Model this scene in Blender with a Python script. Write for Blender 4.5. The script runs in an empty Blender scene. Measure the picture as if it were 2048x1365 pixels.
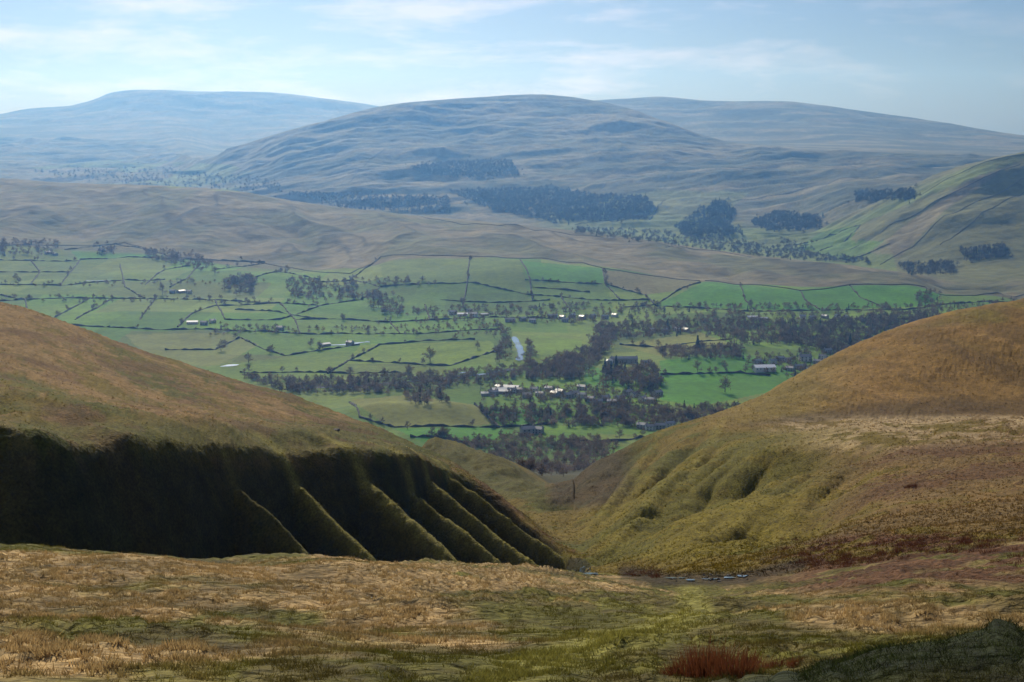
import bpy, numpy as np, math
from mathutils import Vector
F=2813.0; P=math.radians(8.43)
sc=bpy.context.scene
def S_of(py): return math.tan(math.atan((py-682.5)/F)+P)
def fy_of_S(S):
    v=-np.tan(np.arctan(S)-P)
    return math.cos(P)+v*math.sin(P)
def pchip(x,y,xq):
    x=np.asarray(x,float);y=np.asarray(y,float)
    h=np.diff(x);d=np.diff(y)/h
    m=np.zeros_like(y)
    m[0]=d[0];m[-1]=d[-1]
    w1=2*h[1:]+h[:-1];w2=h[1:]+2*h[:-1]
    ok=d[:-1]*d[1:]>0
    with np.errstate(all='ignore'):
        mm=(w1+w2)/(w1/d[:-1]+w2/d[1:])
    m[1:-1]=np.where(ok,mm,0)
    i=np.clip(np.searchsorted(x,xq)-1,0,len(x)-2)
    t=np.clip((xq-x[i])/h[i],0,1)
    return (2*t**3-3*t**2+1)*y[i]+(t**3-2*t**2+t)*h[i]*m[i]+(-2*t**3+3*t**2)*y[i+1]+(t**3-t**2)*h[i]*m[i+1]
# survey rows of the terrain: (bearing, distance, v) ; v>=100: sight-line angle, v<0 : height
R=[]
R.append([(-500,1,-1.75),(2550,1,-1.75)])
R.append([(-500,14,1375),(1024,14,1380),(2550,14,1360)])
R.append([(-500,24,1255),(600,24,1262),(1300,24,1268),(2048,24,1250),(2550,24,1230)])
R.append([(-500,50,1090),(0,50,1095),(300,50,1107),(600,52,1120),(800,58,1130),(950,65,1137),(1060,75,1142),(1180,88,1150),(1300,85,1160),(1420,80,1163),(1600,75,1150),(1800,70,1130),(2048,70,1110),(2550,70,1080)])
R.append([(-500,110,-48),(0,113,-52),(300,131,-56),(600,163,-63),(800,180,-69),(950,210,-74),(1060,207,-73),(1120,196,-66),(1180,175,1134),(1300,125,1140),(1420,105,1125),(1600,105,1095),(1800,105,1060),(2048,105,1030),(2550,105,1000)])
R.append([(-500,135,840),(0,135,868),(300,152,890),(600,185,902),(800,202,915),(950,228,962),(1060,216,1047),(1180,187,1124),(1300,150,1120),(1420,130,1090),(1600,130,1060),(1800,130,1020),(2048,130,990),(2550,130,950)])
R.append([(-500,220,680),(0,220,735),(300,240,795),(600,260,850),(800,250,896),(950,239,959),(1060,221,1044),(1180,193,1119),(1300,175,1085),(1420,160,1045),(1600,160,1015),(1800,160,970),(2048,160,945),(2550,160,910)])
R.append([(-500,320,500),(0,330,605),(150,340,652),(300,350,706),(450,350,755),(600,340,800),(700,322,838),(800,300,880),(880,270,912),(950,250,957),(1060,226,1041),(1130,208,1095),(1180,200,1113),(1300,205,1035),(1420,195,1000),(1600,195,960),(1800,195,920),(2048,195,900),(2550,195,860)])
R.append([(-500,380,-58),(0,390,-62),(300,400,-82),(600,380,-92),(800,340,-88),(950,300,-80),(1060,262,-74.5),(1180,240,1062),(1300,245,975),(1420,240,935),(1600,240,882),(1800,240,855),(2048,240,845),(2550,240,820)])
R.append([(-500,450,-100),(0,450,-100),(300,450,-110),(600,430,-112),(800,390,-104),(950,350,-92),(1060,300,1012),(1120,292,1010),(1180,290,1002),(1300,300,915),(1420,300,868),(1600,330,842),(1800,335,826),(2048,335,824),(2550,330,780)])
R.append([(-500,520,-140),(0,520,-140),(300,520,-140),(600,500,-140),(800,450,-112),(870,430,890),(950,420,906),(1020,400,937),(1080,370,975),(1130,350,972),(1180,345,938),(1240,352,903),(1300,370,868),(1360,390,848),(1420,405,832),(1500,405,800),(1600,410,750),(1700,420,700),(1770,425,668),(1850,430,640),(1930,430,622),(2048,430,604),(2550,430,500)])
R.append([(-500,600,-170),(600,590,-170),(870,540,-150),(1000,500,-118),(1180,480,-128),(1420,520,-125),(1600,530,-120),(2048,560,-95),(2550,560,-70)])
R.append([(-500,760,-205),(900,760,-200),(1060,760,-188),(1200,760,-188),(1350,760,-200),(2550,760,-200)])
R.append([(-500,980,-262),(900,980,-258),(1060,980,-243),(1200,980,-243),(1350,980,-258),(2550,980,-262)])
R.append([(-500,1200,-303),(900,1200,-299),(1060,1200,-290),(1200,1200,-290),(1350,1200,-299),(2550,1200,-303)])
R.append([(-500,1440,-315),(2550,1440,-315)])
R.append([(-500,1900,-315),(2550,1900,-315)])
R.append([(-500,2420,-303),(0,2420,-303),(1000,2420,-309),(2550,2420,-309)])
R.append([(-500,3300,470),(0,3300,490),(300,3250,510),(600,3100,540),(700,3050,540),(800,3000,518),(1000,2950,515),(1200,2850,535),(1420,2700,562),(1600,2650,572),(1800,2650,570),(1900,2600,590),(2048,2600,595),(2550,2600,595)])
R.append([(-500,4600,345),(0,4500,357),(150,4400,367),(300,4300,371),(450,4200,380),(600,4100,405),(800,3900,430),(1000,3700,449),(1200,3500,471),(1350,3350,493),(1420,3250,505),(1600,3050,527),(1750,2950,540),(1850,2850,556),(1900,2800,576),(2048,2800,570),(2550,2800,565)])
R.append([(-500,5600,-295),(0,5600,-300),(600,5000,-310),(1000,4600,-316),(1200,4300,-318),(1420,3900,-318),(1600,3600,-316),(1800,3200,-315),(2048,3050,541),(2550,3050,520)])
R.append([(-500,6500,-285),(0,6500,-290),(600,5500,-302),(1000,5000,-314),(1200,4700,-314),(1420,4300,-315),(1600,4000,-314),(1700,3700,-300),(1800,3500,490),(1900,3500,450),(2048,3500,430),(2550,3500,340)])
R.append([(-500,8000,345),(0,8000,345),(400,7000,362),(600,6000,386),(1000,5400,415),(1200,5200,425),(1420,4800,440),(1600,4300,466),(1700,4100,440),(1800,4000,400),(1900,3950,352),(1980,3900,325),(2048,3900,312),(2550,3900,240)])
R.append([(-500,9500,320),(0,9500,318),(300,8500,335),(460,7000,340),(600,6600,336),(760,6300,330),(900,6300,330),(1320,6000,335),(1460,5700,350),(1600,5300,370),(1750,4900,372),(1900,4900,360),(2048,4900,350),(2550,4900,320)])
R.append([(-500,10500,292),(0,10500,290),(300,9500,310),(460,7300,320),(600,7000,295),(760,7000,270),(900,7100,265),(1050,7100,262),(1320,6700,285),(1460,6300,315),(1600,6000,325),(1750,5700,335),(1900,5700,335),(2048,5600,330),(2550,5600,310)])
R.append([(-500,11000,275),(0,11000,275),(300,10500,284),(400,8200,325),(460,7600,300),(540,7500,272),(640,7450,244),(760,7700,213),(850,7800,202),(950,7900,195),(1050,8000,190),(1130,8000,194),(1190,8000,202),(1250,7800,215),(1320,7500,240),(1400,7200,268),(1460,6900,284),(1600,6600,299),(1750,6400,308),(1900,6300,312),(2048,6200,315),(2550,6200,300)])
R.append([(-500,11500,262),(0,11500,262),(300,11200,262),(400,9500,305),(460,9500,310),(600,9500,282),(760,9500,270),(900,9500,260),(1050,9500,255),(1190,8900,232),(1320,8500,262),(1460,7800,284),(1600,7600,290),(1750,7500,292),(1900,7400,300),(2048,7300,305),(2550,7300,290)])
R.append([(-500,12500,245),(0,12500,243),(300,12300,228),(460,12200,240),(600,12200,240),(760,12200,240),(900,11500,245),(1190,9600,222),(1320,9500,230),(1460,9200,240),(1600,9000,245),(1750,8900,255),(1900,8500,275),(2048,8300,290),(2550,8300,290)])
R.append([(-500,13500,250),(-100,13500,238),(0,13500,228),(60,13500,219),(140,13500,212),(185,13500,200),(230,13500,184),(290,13500,180),(400,13500,183),(500,13500,184),(570,13500,188),(640,13500,196),(740,13500,210),(800,13300,220),(900,12500,235),(1050,11200,215),(1190,10500,201),(1250,10400,198),(1310,10300,194),(1430,10200,202),(1560,10000,203),(1640,9900,211),(1700,9850,219),(1800,9800,232),(1900,9600,247),(1980,9400,262),(2048,9300,272),(2550,9300,330)])
R.append([(-500,17000,-60),(2550,14000,-60)])
NS=[30,50,110,170,100,44,50,44,56,60,12,8,10,16,30,70,60,70,80,10,16,40,50,40,40,12,26,34,6]
CUM=np.concatenate([[0],np.cumsum(NS)])
NC=1300
acols=np.linspace(-0.54,0.54,NC)
Ds=[];Ss=[]
for row in R:
    aa=[];DD=[];SS=[]
    for px,D,v in row:
        S=S_of(v) if v>=100 else -v/D
        aa.append((px-1024)/F/fy_of_S(min(S,1.0)));DD.append(D);SS.append(S)
    Ds.append(pchip(aa,DD,acols));Ss.append(pchip(aa,SS,acols))
Dk=np.array(Ds);Zk=-np.array(Ss)*Dk
h=np.diff(Dk,axis=0);d=np.diff(Zk,axis=0)/h
m=np.zeros_like(Zk);m[0]=d[0];m[-1]=d[-1]
w1=2*h[1:]+h[:-1];w2=h[1:]+2*h[:-1]
with np.errstate(all='ignore'):
    mm=(w1+w2)/(w1/d[:-1]+w2/d[1:])
m[1:-1]=np.where(d[:-1]*d[1:]>0,mm,0)
rowsD=[];rowsZ=[];seg=[]
for k in range(len(R)-1):
    n=NS[k]
    for j in range(n+(1 if k==len(R)-2 else 0)):
        u=j/n
        D=Dk[k]*(Dk[k+1]/Dk[k])**(u if k!=3 else 1-(1-u)**1.35)
        t=(D-Dk[k])/h[k]
        z=(2*t**3-3*t**2+1)*Zk[k]+(t**3-2*t**2+t)*h[k]*m[k]+(-2*t**3+3*t**2)*Zk[k+1]+(t**3-t**2)*h[k]*m[k+1]
        rowsD.append(D);rowsZ.append(z);seg.append(k+u)
GD=np.array(rowsD);GZ=np.array(rowsZ);seg=np.array(seg)
GX=GD*acols[None,:]
SG=np.repeat(seg[:,None],NC,1)
rng=np.random.RandomState(3);TAB=rng.rand(256,256)
def vn(x,y,s=0):
    x=x+s*17.31;y=y+s*9.77
    xi=np.floor(x).astype(int);yi=np.floor(y).astype(int)
    fx=x-xi;fy=y-yi;fx=fx*fx*fx*(fx*(fx*6-15)+10);fy=fy*fy*fy*(fy*(fy*6-15)+10)
    a=TAB[xi&255,yi&255];b=TAB[(xi+1)&255,yi&255];c=TAB[xi&255,(yi+1)&255];e=TAB[(xi+1)&255,(yi+1)&255]
    return (a*(1-fx)+b*fx)*(1-fy)+(c*(1-fx)+e*fx)*fy
def fbm(x,y,o=4,s=0,g=.5):
    r=0;A=1;T=0
    for i in range(o):
        r=r+A*(vn(x,y,s+i)-.5)*2;T+=A;A*=g;x,y=x*2.03+y*.13,y*2.03-x*.07
    return r/T
def sm(x,a,b):
    t=np.clip((x-a)/(b-a),0,1);return t*t*(3-2*t)
def win(x,a,b,c,d): return sm(x,a,b)*(1-sm(x,c,d))
def locate(px,py,dmin=0,ZZ=None):
    if ZZ is None: ZZ=GZ
    S=S_of(py);a=(px-1024)/F/fy_of_S(S)
    c=int(np.clip(round((a-acols[0])/(acols[1]-acols[0])),0,NC-1))
    D=GD[:,c];Z=ZZ[:,c]
    ok=np.where((-Z/D<=S)&(D>=dmin))[0]
    if len(ok)==0: return None
    i=ok[0]
    if i>0 and D[i-1]>=dmin:
        s0=-Z[i-1]/D[i-1]-S;s1=-Z[i]/D[i]-S
        t=s0/(s0-s1) if s0!=s1 else 0
        t=min(max(t,0),1)
    else: t=1;i=max(i,1)
    Dd=D[i-1]+t*(D[i]-D[i-1]);return (a*Dd,Dd,Z[i-1]+t*(Z[i]-Z[i-1]))
def ground(x,y):
    c=(x/y-acols[0])/(acols[1]-acols[0]);c=min(max(c,0),NC-1.001);i=int(c);f=c-i
    return np.interp(y,GD[:,i],GZ[:,i])*(1-f)+np.interp(y,GD[:,i+1],GZ[:,i+1])*f
def segdist(X,Y,pts):
    best=np.full(X.shape,1e9);tt=np.zeros(X.shape);L=len(pts)-1
    for i in range(L):
        x0,y0=pts[i][:2];x1,y1=pts[i+1][:2]
        dx,dy=x1-x0,y1-y0;t=np.clip(((X-x0)*dx+(Y-y0)*dy)/(dx*dx+dy*dy+1e-9),0,1)
        dd=np.hypot(X-x0-t*dx,Y-y0-t*dy);b=dd<best
        best=np.where(b,dd,best);tt=np.where(b,(i+t)/L,tt)
    return best,tt
# ---- erosion ribs and hollows of the near ravine
GZ0=GZ.copy()
near=slice(CUM[3],CUM[11]);nX=GX[near];nD=GD[near]
wobn=fbm(nX/8,nD/8,3,5)
CR=np.zeros(GX.shape)
def groove(pix,hgt,sig,dmin=100,pw=1.6,fade=.2):
    pts=[locate(a,b,dmin,GZ0) for a,b in pix];pts=[p for p in pts if p]
    dd,t=segdist(nX,nD,pts);k=np.abs(dd+wobn*sig*.2)/sig
    GZ[near]+=hgt*np.exp(-k**pw)*sm(t,0,fade)*(1-sm(t,1-fade,1))
def spur(pts,slope,rnd=1.2,soft=1.0,drop=0,cr=1.0):
    # buttress whose crest runs through surveyed points (bearing, sight line, distance)
    w=[]
    for px,py,D in pts:
        S=S_of(py);w.append(((px-1024)/F/fy_of_S(S)*D,D,-S*D))
    dd,t=segdist(nX,nD,w);L=len(w)-1
    cz=np.interp(t*L,range(L+1),[p[2] for p in w])-drop
    dd=np.maximum(0,dd+wobn*.4)
    prof=cz-slope*(np.sqrt(dd*dd+rnd*rnd)-rnd)
    base=GZ[near];dz=prof-base
    GZ[near]=base+.5*(dz+np.sqrt(dz*dz+soft*soft))*sm(dz,-5,-1.5)
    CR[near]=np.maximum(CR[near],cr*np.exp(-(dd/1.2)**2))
# left bank buttresses
LS=[([(515,893,185),(600,972,178),(672,1045,172),(752,1128,166)],1.9,1.0,0,1),
([(655,908,196),(760,992,187),(845,1066,180),(940,1152,172)],1.9,1.0,0,1),
([(728,908,208),(835,990,199),(925,1062,191),(1020,1138,183)],1.9,.7,.3,.9),
([(785,911,214),(890,990,206),(980,1062,199),(1080,1140,190)],1.9,.9,0,1),
([(868,928,223),(965,995,214),(1050,1057,207),(1140,1122,198)],1.9,.7,.2,.8),
([(410,890,169),(495,965,163),(570,1035,158),(650,1115,152)],1.9,.5,1.7,.35)]
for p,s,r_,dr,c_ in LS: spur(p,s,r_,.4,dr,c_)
# right bank
groove([(1300,880),(1265,930),(1215,1000),(1160,1060)],-6.5,4.5)
groove([(1400,865),(1370,920),(1290,990),(1215,1070)],-7,4.2)
groove([(1800,925),(1680,908),(1560,912),(1450,955),(1340,1030),(1230,1100)],-3.6,7,100,2,.3)
groove([(1740,1030),(1600,1022),(1470,1062),(1350,1115)],-2.2,6,100,2,.35)
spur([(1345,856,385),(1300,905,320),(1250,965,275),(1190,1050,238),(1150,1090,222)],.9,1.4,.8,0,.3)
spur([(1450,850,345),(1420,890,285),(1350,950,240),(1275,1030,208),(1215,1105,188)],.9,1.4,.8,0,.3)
rr_=np.random.RandomState(8)
for j in range(11):
    x0=1435+j*33+rr_.uniform(-8,8);y0=872+j*4.5+rr_.uniform(-6,6);ln=rr_.uniform(.9,1.3)
    groove([(x0,y0),(x0-75*ln,y0+48*ln),(x0-135*ln,y0+100*ln)],-rr_.uniform(1.2,2.1),rr_.uniform(1.3,2.0),100,1.4,.45)
for j in range(13):
    x0=1345+j*32+rr_.uniform(-8,8);y0=1000+rr_.uniform(-8,8)-j*.5;ln=rr_.uniform(.9,1.2)
    groove([(x0,y0),(x0-70*ln,y0+45*ln),(x0-130*ln,y0+90*ln)],-rr_.uniform(.9,1.7),rr_.uniform(1.1,1.8),100,1.4,.45)
for (a0,b0),(a1,b1) in [((1310,960),(1215,1070)),((1240,960),(1170,1060)),((1350,900),(1260,1000)),((1270,905),(1190,1010))]:
    groove([(a0,b0),((a0+a1)/2+6,(b0+b1)/2),(a1,b1)],-2.2,1.5,100,1.5,.35)
# natural roughness
k=win(SG,2.0,3.4,10.5,11.5)
GZ+=k*(.6*fbm(GX/22,GD/22,3,11)+.4*fbm(GX/5,GD/6,3,21))
k=win(SG,8.5,9,10.2,10.6)*(acols[None,:]<.045);GZ+=k*3*fbm(GX/13,GD/20,4,23)
k=win(SG,3.7,4.2,4.8,5.0)*(GX<0);GZ+=k*.6*fbm(GX/4,GD/7,3,25)
k=win(SG,4.55,4.95,5.15,5.7)*(acols[None,:]<-.06);GZ+=k*1.7*fbm(GX/9,GD/16,3,27)
k=win(SG,.3,1.2,10.5,11.5)
tus=fbm(GX/1.1,GD/1.1,3,31);GZ+=k*(.10+.12*sm(GD,60,150))*np.abs(tus)*2.4*(.4+.6*sm(fbm(GX/14,GD/14,2,3),-.2,.3))
k=win(SG,.6,1.5,2.8,3.6);GZ+=k*(.4*fbm(GX/6,GD/6,2,41))
# tussocks close to
tk=win(SG,.5,1.0,2.9,3.1);tz=sm(fbm(GX/.42,GD/.5,2,45),-.05,.4);GZ+=tk*.09*tz*sm(fbm(GX/5,GD/7,2,46),-.35,.1)
# mossy mound close by
mx,my=4.9,12.6
GZ+=.62*np.exp(-((GX-mx)/2.6)**2-((GD-my)/1.6)**2)*(1+.15*fbm(GX/.7,GD/.7,3,9))
# valley lumps, moor gullies, fell ledges
k=win(SG,14.2,15.5,17.5,18.4);GZ+=k*7*fbm(GX/170,GD/240,3,7)
for px,py,hh,sx,sy in[(760,830,13,55,60),(900,825,10,40,45),(1390,735,9,90,90),(1480,700,8,80,80),(520,560,14,110,150),(1000,560,10,160,150),(860,880,8,45,40)]:
    q=locate(px,py,1000)
    if q: GZ+=hh*np.exp(-((GX-q[0])/sx)**2-((GD-q[1])/sy)**2)
k=win(SG,17.6,18.5,18.85,19.05)
rd=1-np.abs(fbm((GX+.25*GD)/230+.35*fbm(GX/260,GD/300,2,77),GD/620,3,51));GZ+=k*(32*(rd-.8)+14*fbm(GX/180,GD/240,4,55,.5))
k=win(SG,19.9,21.2,24.75,25.0)
led=fbm(GX/480,GD/140,5,61,.55)
rr=np.abs(fbm((GX-.1*GD)/380,GD/1100,3,65))
GZ+=k*(34*led-38*rr*sm(SG,21.5,23.5)+10)
k=win(SG,26.0,27,27.7,28);GZ+=k*(28*fbm(GX/500,GD/350,4,71)-30*np.abs(fbm((GX+.2*GD)/500,GD/1500,3,75))+8)
k=sm(SG,24.5,25)*(1-sm(SG,25,25.5))+sm(SG,27.5,28)*(1-sm(SG,28,28.5));GZ+=k*4*fbm(GX/200,GD/2000,3,81)
# ---- colouring
SS=-GZ/GD;fyv=math.cos(P)-np.tan(np.arctan(SS)-P)*math.sin(P)
VX=1024+F*fyv*acols[None,:];VY=682.5+F*np.tan(np.arctan(SS)-P)
C=np.zeros(GX.shape+(3,))
def mixc(mask,col):
    global C
    C+= (np.array(col)-C)*mask[...,None]
def inpoly(pts,dmin=0,dmax=1e9,soft=0):
    M=np.zeros(GX.shape,bool);xs=[p[0] for p in pts];ys=[p[1] for p in pts]
    idx=np.where((VX>min(xs))&(VX<max(xs))&(VY>min(ys))&(VY<max(ys))&(GD>dmin)&(GD<dmax))
    x=VX[idx]+3*fbm(VX[idx]/20,VY[idx]/10,2,3);y=VY[idx];c=np.zeros(len(x),bool);j=len(pts)-1
    for i in range(len(pts)):
        xi,yi=pts[i];xj,yj=pts[j]
        c^=((yi>y)!=(yj>y))&(x<(xj-xi)*(y-yi)/(yj-yi+1e-9)+xi);j=i
    M[idx]=c;return M.astype(float)
GREEN=(.070,.077,.009);STRAW=(.32,.21,.09);RUST=(.075,.026,.012);GOLD=(.15,.105,.014);MOOR=(.14,.122,.058);FIELD=(.088,.175,.009)
n1=fbm(GX/16,GD/16,4,101);n2=fbm(GX/2.2,GD/2.2,3,111);n3=fbm(GX/60,GD/40,3,121)
C[:]=GOLD
mixc(sm(n1+.5*n2,-.1,.35)*.8,GREEN)
# left hill straw bands
lh=(VX<1150)*win(SG,4.5,5.2,7.2,7.6)
band=fbm((GX+.55*GD)/9,(GD-.4*GX)/50,3,131)
mixc(lh*sm(band+.7*n2+.012*(850-VY)/10,-.05,.3)*.75,(.25,.145,.055))
mixc(lh*win(VY,825,865,905,930)*.8,GREEN)
mixc(lh*sm(fbm(GX/7,GD/12,3,133)+.4*n2,.12,.32)*.6,(.10,.050,.02))
# right hill
rh=sm(VX,1380,1500)*win(SG,8.75,9.15,10.4,10.9)
mixc(rh*.85,(.25,.14,.034));mixc(rh*sm(band+.5*n2,.0,.3)*.5,(.30,.175,.055))
mixc(rh*sm(1.0-(VY-600)/160-(VX-1700)/900+.6*n1,.4,.95)*.6,(.12,.115,.014))
mixc(rh*sm(fbm((GX+.3*GD)/7,GD/30,3,135)+.4*n2,.08,.3)*.5,(.12,.07,.02))
mixc(rh*win(VX,1380,1420,1560,1760)*.5,(.14,.125,.016))
# right moor shelf
rm=sm(VX,1450,1700)*win(SG,3.2,4,8.8,9.2)
mixc(rm*sm(n1+n2*.6+sm(VX,1700,2000)*.3,-.35,.1)*.75,(.19,.11,.042));mixc(rm*sm(n3+.5*n2,.0,.22)*.6,RUST)
mixc(sm(VX,1480,1600)*sm(VY,826,836)*(1-sm(VY,885,915))*win(SG,7,7.8,9,9.25)*sm(n2+n1,-.6,0)*.9,(.36,.26,.13))
mixc(sm(VX,1400,1600)*win(SG,8.92,9.0,9.08,9.2)*.55,(.07,.046,.018))  # shading at the hill foot painted as a darker line
# right bank mossy gold
rb=win(VX,1150,1230,1500,1780)*win(SG,4.2,4.8,8.4,9)
mixc(rb*.85,(.16,.125,.010));mixc(rb*sm(n1+.5*n2,.1,.4)*.6,(.08,.075,.008))
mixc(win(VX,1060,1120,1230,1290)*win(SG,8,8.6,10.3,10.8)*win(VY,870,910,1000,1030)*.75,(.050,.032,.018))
mixc((VX>850)*(VX<1090)*win(SG,8.8,9.2,10.3,10.9)*.8,(.075,.072,.013))
# foreground
fg=1-sm(SG,2.95,3.5)
mixc(fg,(.110,.100,.016))
st=sm(fbm(GX/3.2,GD/4.5,4,141)+.55*n2*1.0+.38*win(VY,1090,1130,1215,1330)*(1-sm(VX,900,1350))+.25*win(VY,1240,1275,1310,1330)*win(VX,-900,-800,600,900)+.35*sm(VX,1480,1700)*win(VY,1050,1100,1240,1280)-.55*win(VX,900,1100,1450,1600)*win(VY,1170,1210,1380,1400)-.3*sm(VY,1305,1345)-.03,-.1,.5)
mixc(fg*st*.9,STRAW);mixc(fg*sm(fbm(GX/1.3,GD/1.6,3,151),.0,.3)*.6,(.085,.06,.02))
mixc(fg*tz*.45*st,(.40,.29,.13))
mixc(sm(VX,1450,1650)*win(SG,2.3,2.6,4.1,4.4)*win(VY,1055,1080,1165,1200)*sm(n2+.6*n1+.15,-.15,.25)*.85,RUST)
pth,_=segdist(VX,VY,[(960,1365),(1120,1310),(1290,1270),(1400,1225),(1380,1190)])
mixc((1-sm(pth,8,45))*fg*.8,(.23,.21,.045))
mixc(np.clip(np.exp(-((GX-mx)/3.2)**2-((GD-my)/1.8)**2)*2.2,0,1)*(1-sm(GD,14,15.5)),(.018,.024,.006))  # moss green, darkened further to paint in the mound's shadow side
wet,_=segdist(VX,VY,[(1250,1145),(1340,1160),(1480,1158),(1600,1130)])
mixc((1-sm(wet,6,20))*win(SG,2.3,2.6,4.3,4.8)*.8,(.04,.025,.014))
bk=(VX<1180)*win(SG,3.4,3.8,4.80,4.97);mixc(bk*.8,(.030,.027,.006))  # shade of the steep left bank deepened in its colour
mixc(CR*.85,(.23,.195,.035))  # rib crests painted brighter to read as sunlit
# slopes down to the valley
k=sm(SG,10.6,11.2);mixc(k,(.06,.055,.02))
# fields
fieldm=win(SG,14.1,14.6,17.95,18.0);mixc(fieldm,FIELD)
g=fbm(GX/300,GD/300,3,161);mixc(fieldm*sm(g,-.1,.5)*.45,(.14,.185,.02));mixc(fieldm*sm(-g,0,.5)*.45,(.045,.15,.008))
cell=TAB[(np.floor(GX/150+.4*np.floor(GD/200)).astype(int))&255,(np.floor(GD/200)).astype(int)&255]
cell2=TAB[(np.floor(GX/150+.4*np.floor(GD/200)).astype(int)+77)&255,(np.floor(GD/200)).astype(int)&255]
mixc(fieldm*sm(cell2,.5,.75)*.55,(.15,.17,.03))
C*= (1+(cell-.5)*.6*fieldm)[...,None]
br=(.045,.195,.006)
for pts in([(1310,612),(1410,563),(1480,570),(1600,582),(1700,570),(1860,574),(1880,590),(1860,612),(1600,622)],[(1045,522),(1205,537),(1210,566),(1055,560)],[(1320,722),(1480,705),(1600,745),(1640,765),(1400,812),(1320,800)],[(960,812),(1110,820),(1110,848),(990,850)],[(790,858),(960,855),(1040,862),(960,890),(860,892)],[(1170,725),(1215,745),(1290,778),(1170,770)],[(130,492),(260,488),(340,512),(160,520)]):
    mixc(inpoly(pts,1100,3300)*.75,br)
for pts,col in(([(700,800),(820,790),(960,812),(980,850),(780,855)],(.18,.18,.03)),([(1235,690),(1400,665),(1470,690),(1330,715)],(.19,.20,.035)),([(720,690),(980,682),(1000,700),(900,730),(690,728)],(.15,.23,.012)),([(250,670),(450,665),(520,690),(430,735),(300,720)],(.17,.19,.04)),([(760,516),(940,513),(1040,520),(1055,585),(940,565),(770,572)],(.11,.165,.022)),([(1060,670),(1165,680),(1165,705),(1065,712)],(.13,.22,.01)),([(1120,880),(1200,868),(1300,870),(1260,895)],(.14,.175,.025)),([(1205,540),(1400,560),(1370,580),(1290,590),(1210,568)],(.16,.13,.06)),([(400,735),(700,700),(680,760),(450,770)],(.12,.20,.012))):
    mixc(inpoly(pts,1100,3300)*.8,col)
k=sm(SG,17.95,18.02);mixc(k,MOOR)
g=fbm(GX/120,GD/160,4,171);mixc(k*sm(g,-.1,.4)*.65,(.085,.10,.032));mixc(k*sm(-g,.1,.4)*.5,(.225,.185,.10))
ch=sm(np.abs(fbm((GX+.25*GD)/230+.35*fbm(GX/260,GD/300,2,77),GD/620,3,51)),.0,.08)
mixc(win(SG,18.05,18.3,18.8,19)*(1-ch)*.7,(.05,.045,.022))
k=win(SG,19.3,19.6,21.6,22.2)*sm(VX,1050,1150);mixc(k*.85,(.12,.17,.025))
k=sm(SG,21.9,22.4);mixc(k*.55,(.11,.115,.06))
g=fbm(GX/400,GD/130,5,181,.55);mixc(k*sm(g,-.05,.25)*.75,(.045,.060,.032));mixc(k*sm(-g,.05,.3)*.55,(.22,.19,.11))
mixc(inpoly([(1180,400),(1330,380),(1500,385),(1440,440),(1300,450),(1130,440)],3500,7000)*.6,(.14,.18,.045))
mixc(inpoly([(60,335),(250,318),(460,330),(560,360),(500,385),(180,370)],3500,12000)*sm(fbm(GX/180,GD/300,2,191),-.1,.1)*.7,(.14,.19,.04))
mixc(inpoly([(1590,500),(1720,450),(1860,390),(2048,318),(2100,300),(2100,560),(1800,560),(1780,490),(1690,525)],2700,4000)*.7,(.12,.11,.04))
mixc(inpoly([(1590,500),(1640,465),(1720,450),(1700,480),(1790,484),(1690,522)],2700,4500)*.8,(.08,.17,.012))
mixc(inpoly([(1740,505),(1850,420),(1960,350),(2000,345),(1890,420),(1800,515)],2700,4200)*.6,(.19,.15,.09))
C*=(1+.25*n2*(1-sm(GD,300,800)))[...,None];C=np.clip(C,.004,.6)
# ---- meshes
def mkmesh(name,co,faces,mats,attr=None,smooth=False,midx=None):
    co=np.asarray(co,np.float32);q=np.asarray(faces,np.int32);n=q.shape[1]
    me=bpy.data.meshes.new(name);me.vertices.add(len(co));me.vertices.foreach_set('co',co.ravel())
    me.loops.add(q.size);me.loops.foreach_set('vertex_index',q.ravel())
    me.polygons.add(len(q));me.polygons.foreach_set('loop_start',np.arange(0,q.size,n,dtype=np.int32))
    if midx is not None: me.polygons.foreach_set('material_index',np.asarray(midx,np.int32))
    me.update(calc_edges=True)
    if smooth: me.shade_smooth()
    if attr is not None:
        a=me.color_attributes.new("tint",'FLOAT_COLOR','POINT')
        a.data.foreach_set('color',np.concatenate([attr,np.ones((len(co),1))],1).astype(np.float32).ravel())
    for mt in mats: me.materials.append(mt)
    return me
def addob(name,me,parent=None,loc=None,**kw):
    ob=bpy.data.objects.new(name,me);sc.collection.objects.link(ob)
    if parent: ob.parent=parent
    if loc is not None: ob.location=loc
    for a,b in kw.items(): ob[a]=b
    return ob
def newmat(name,col=(.1,.1,.1),rough=.9,spec=.2):
    mt=bpy.data.materials.new(name);mt.use_nodes=True;b=mt.node_tree.nodes["Principled BSDF"]
    b.inputs["Base Color"].default_value=tuple(col)+(1,);b.inputs["Roughness"].default_value=rough;b.inputs["Specular IOR Level"].default_value=spec
    return mt
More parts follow.
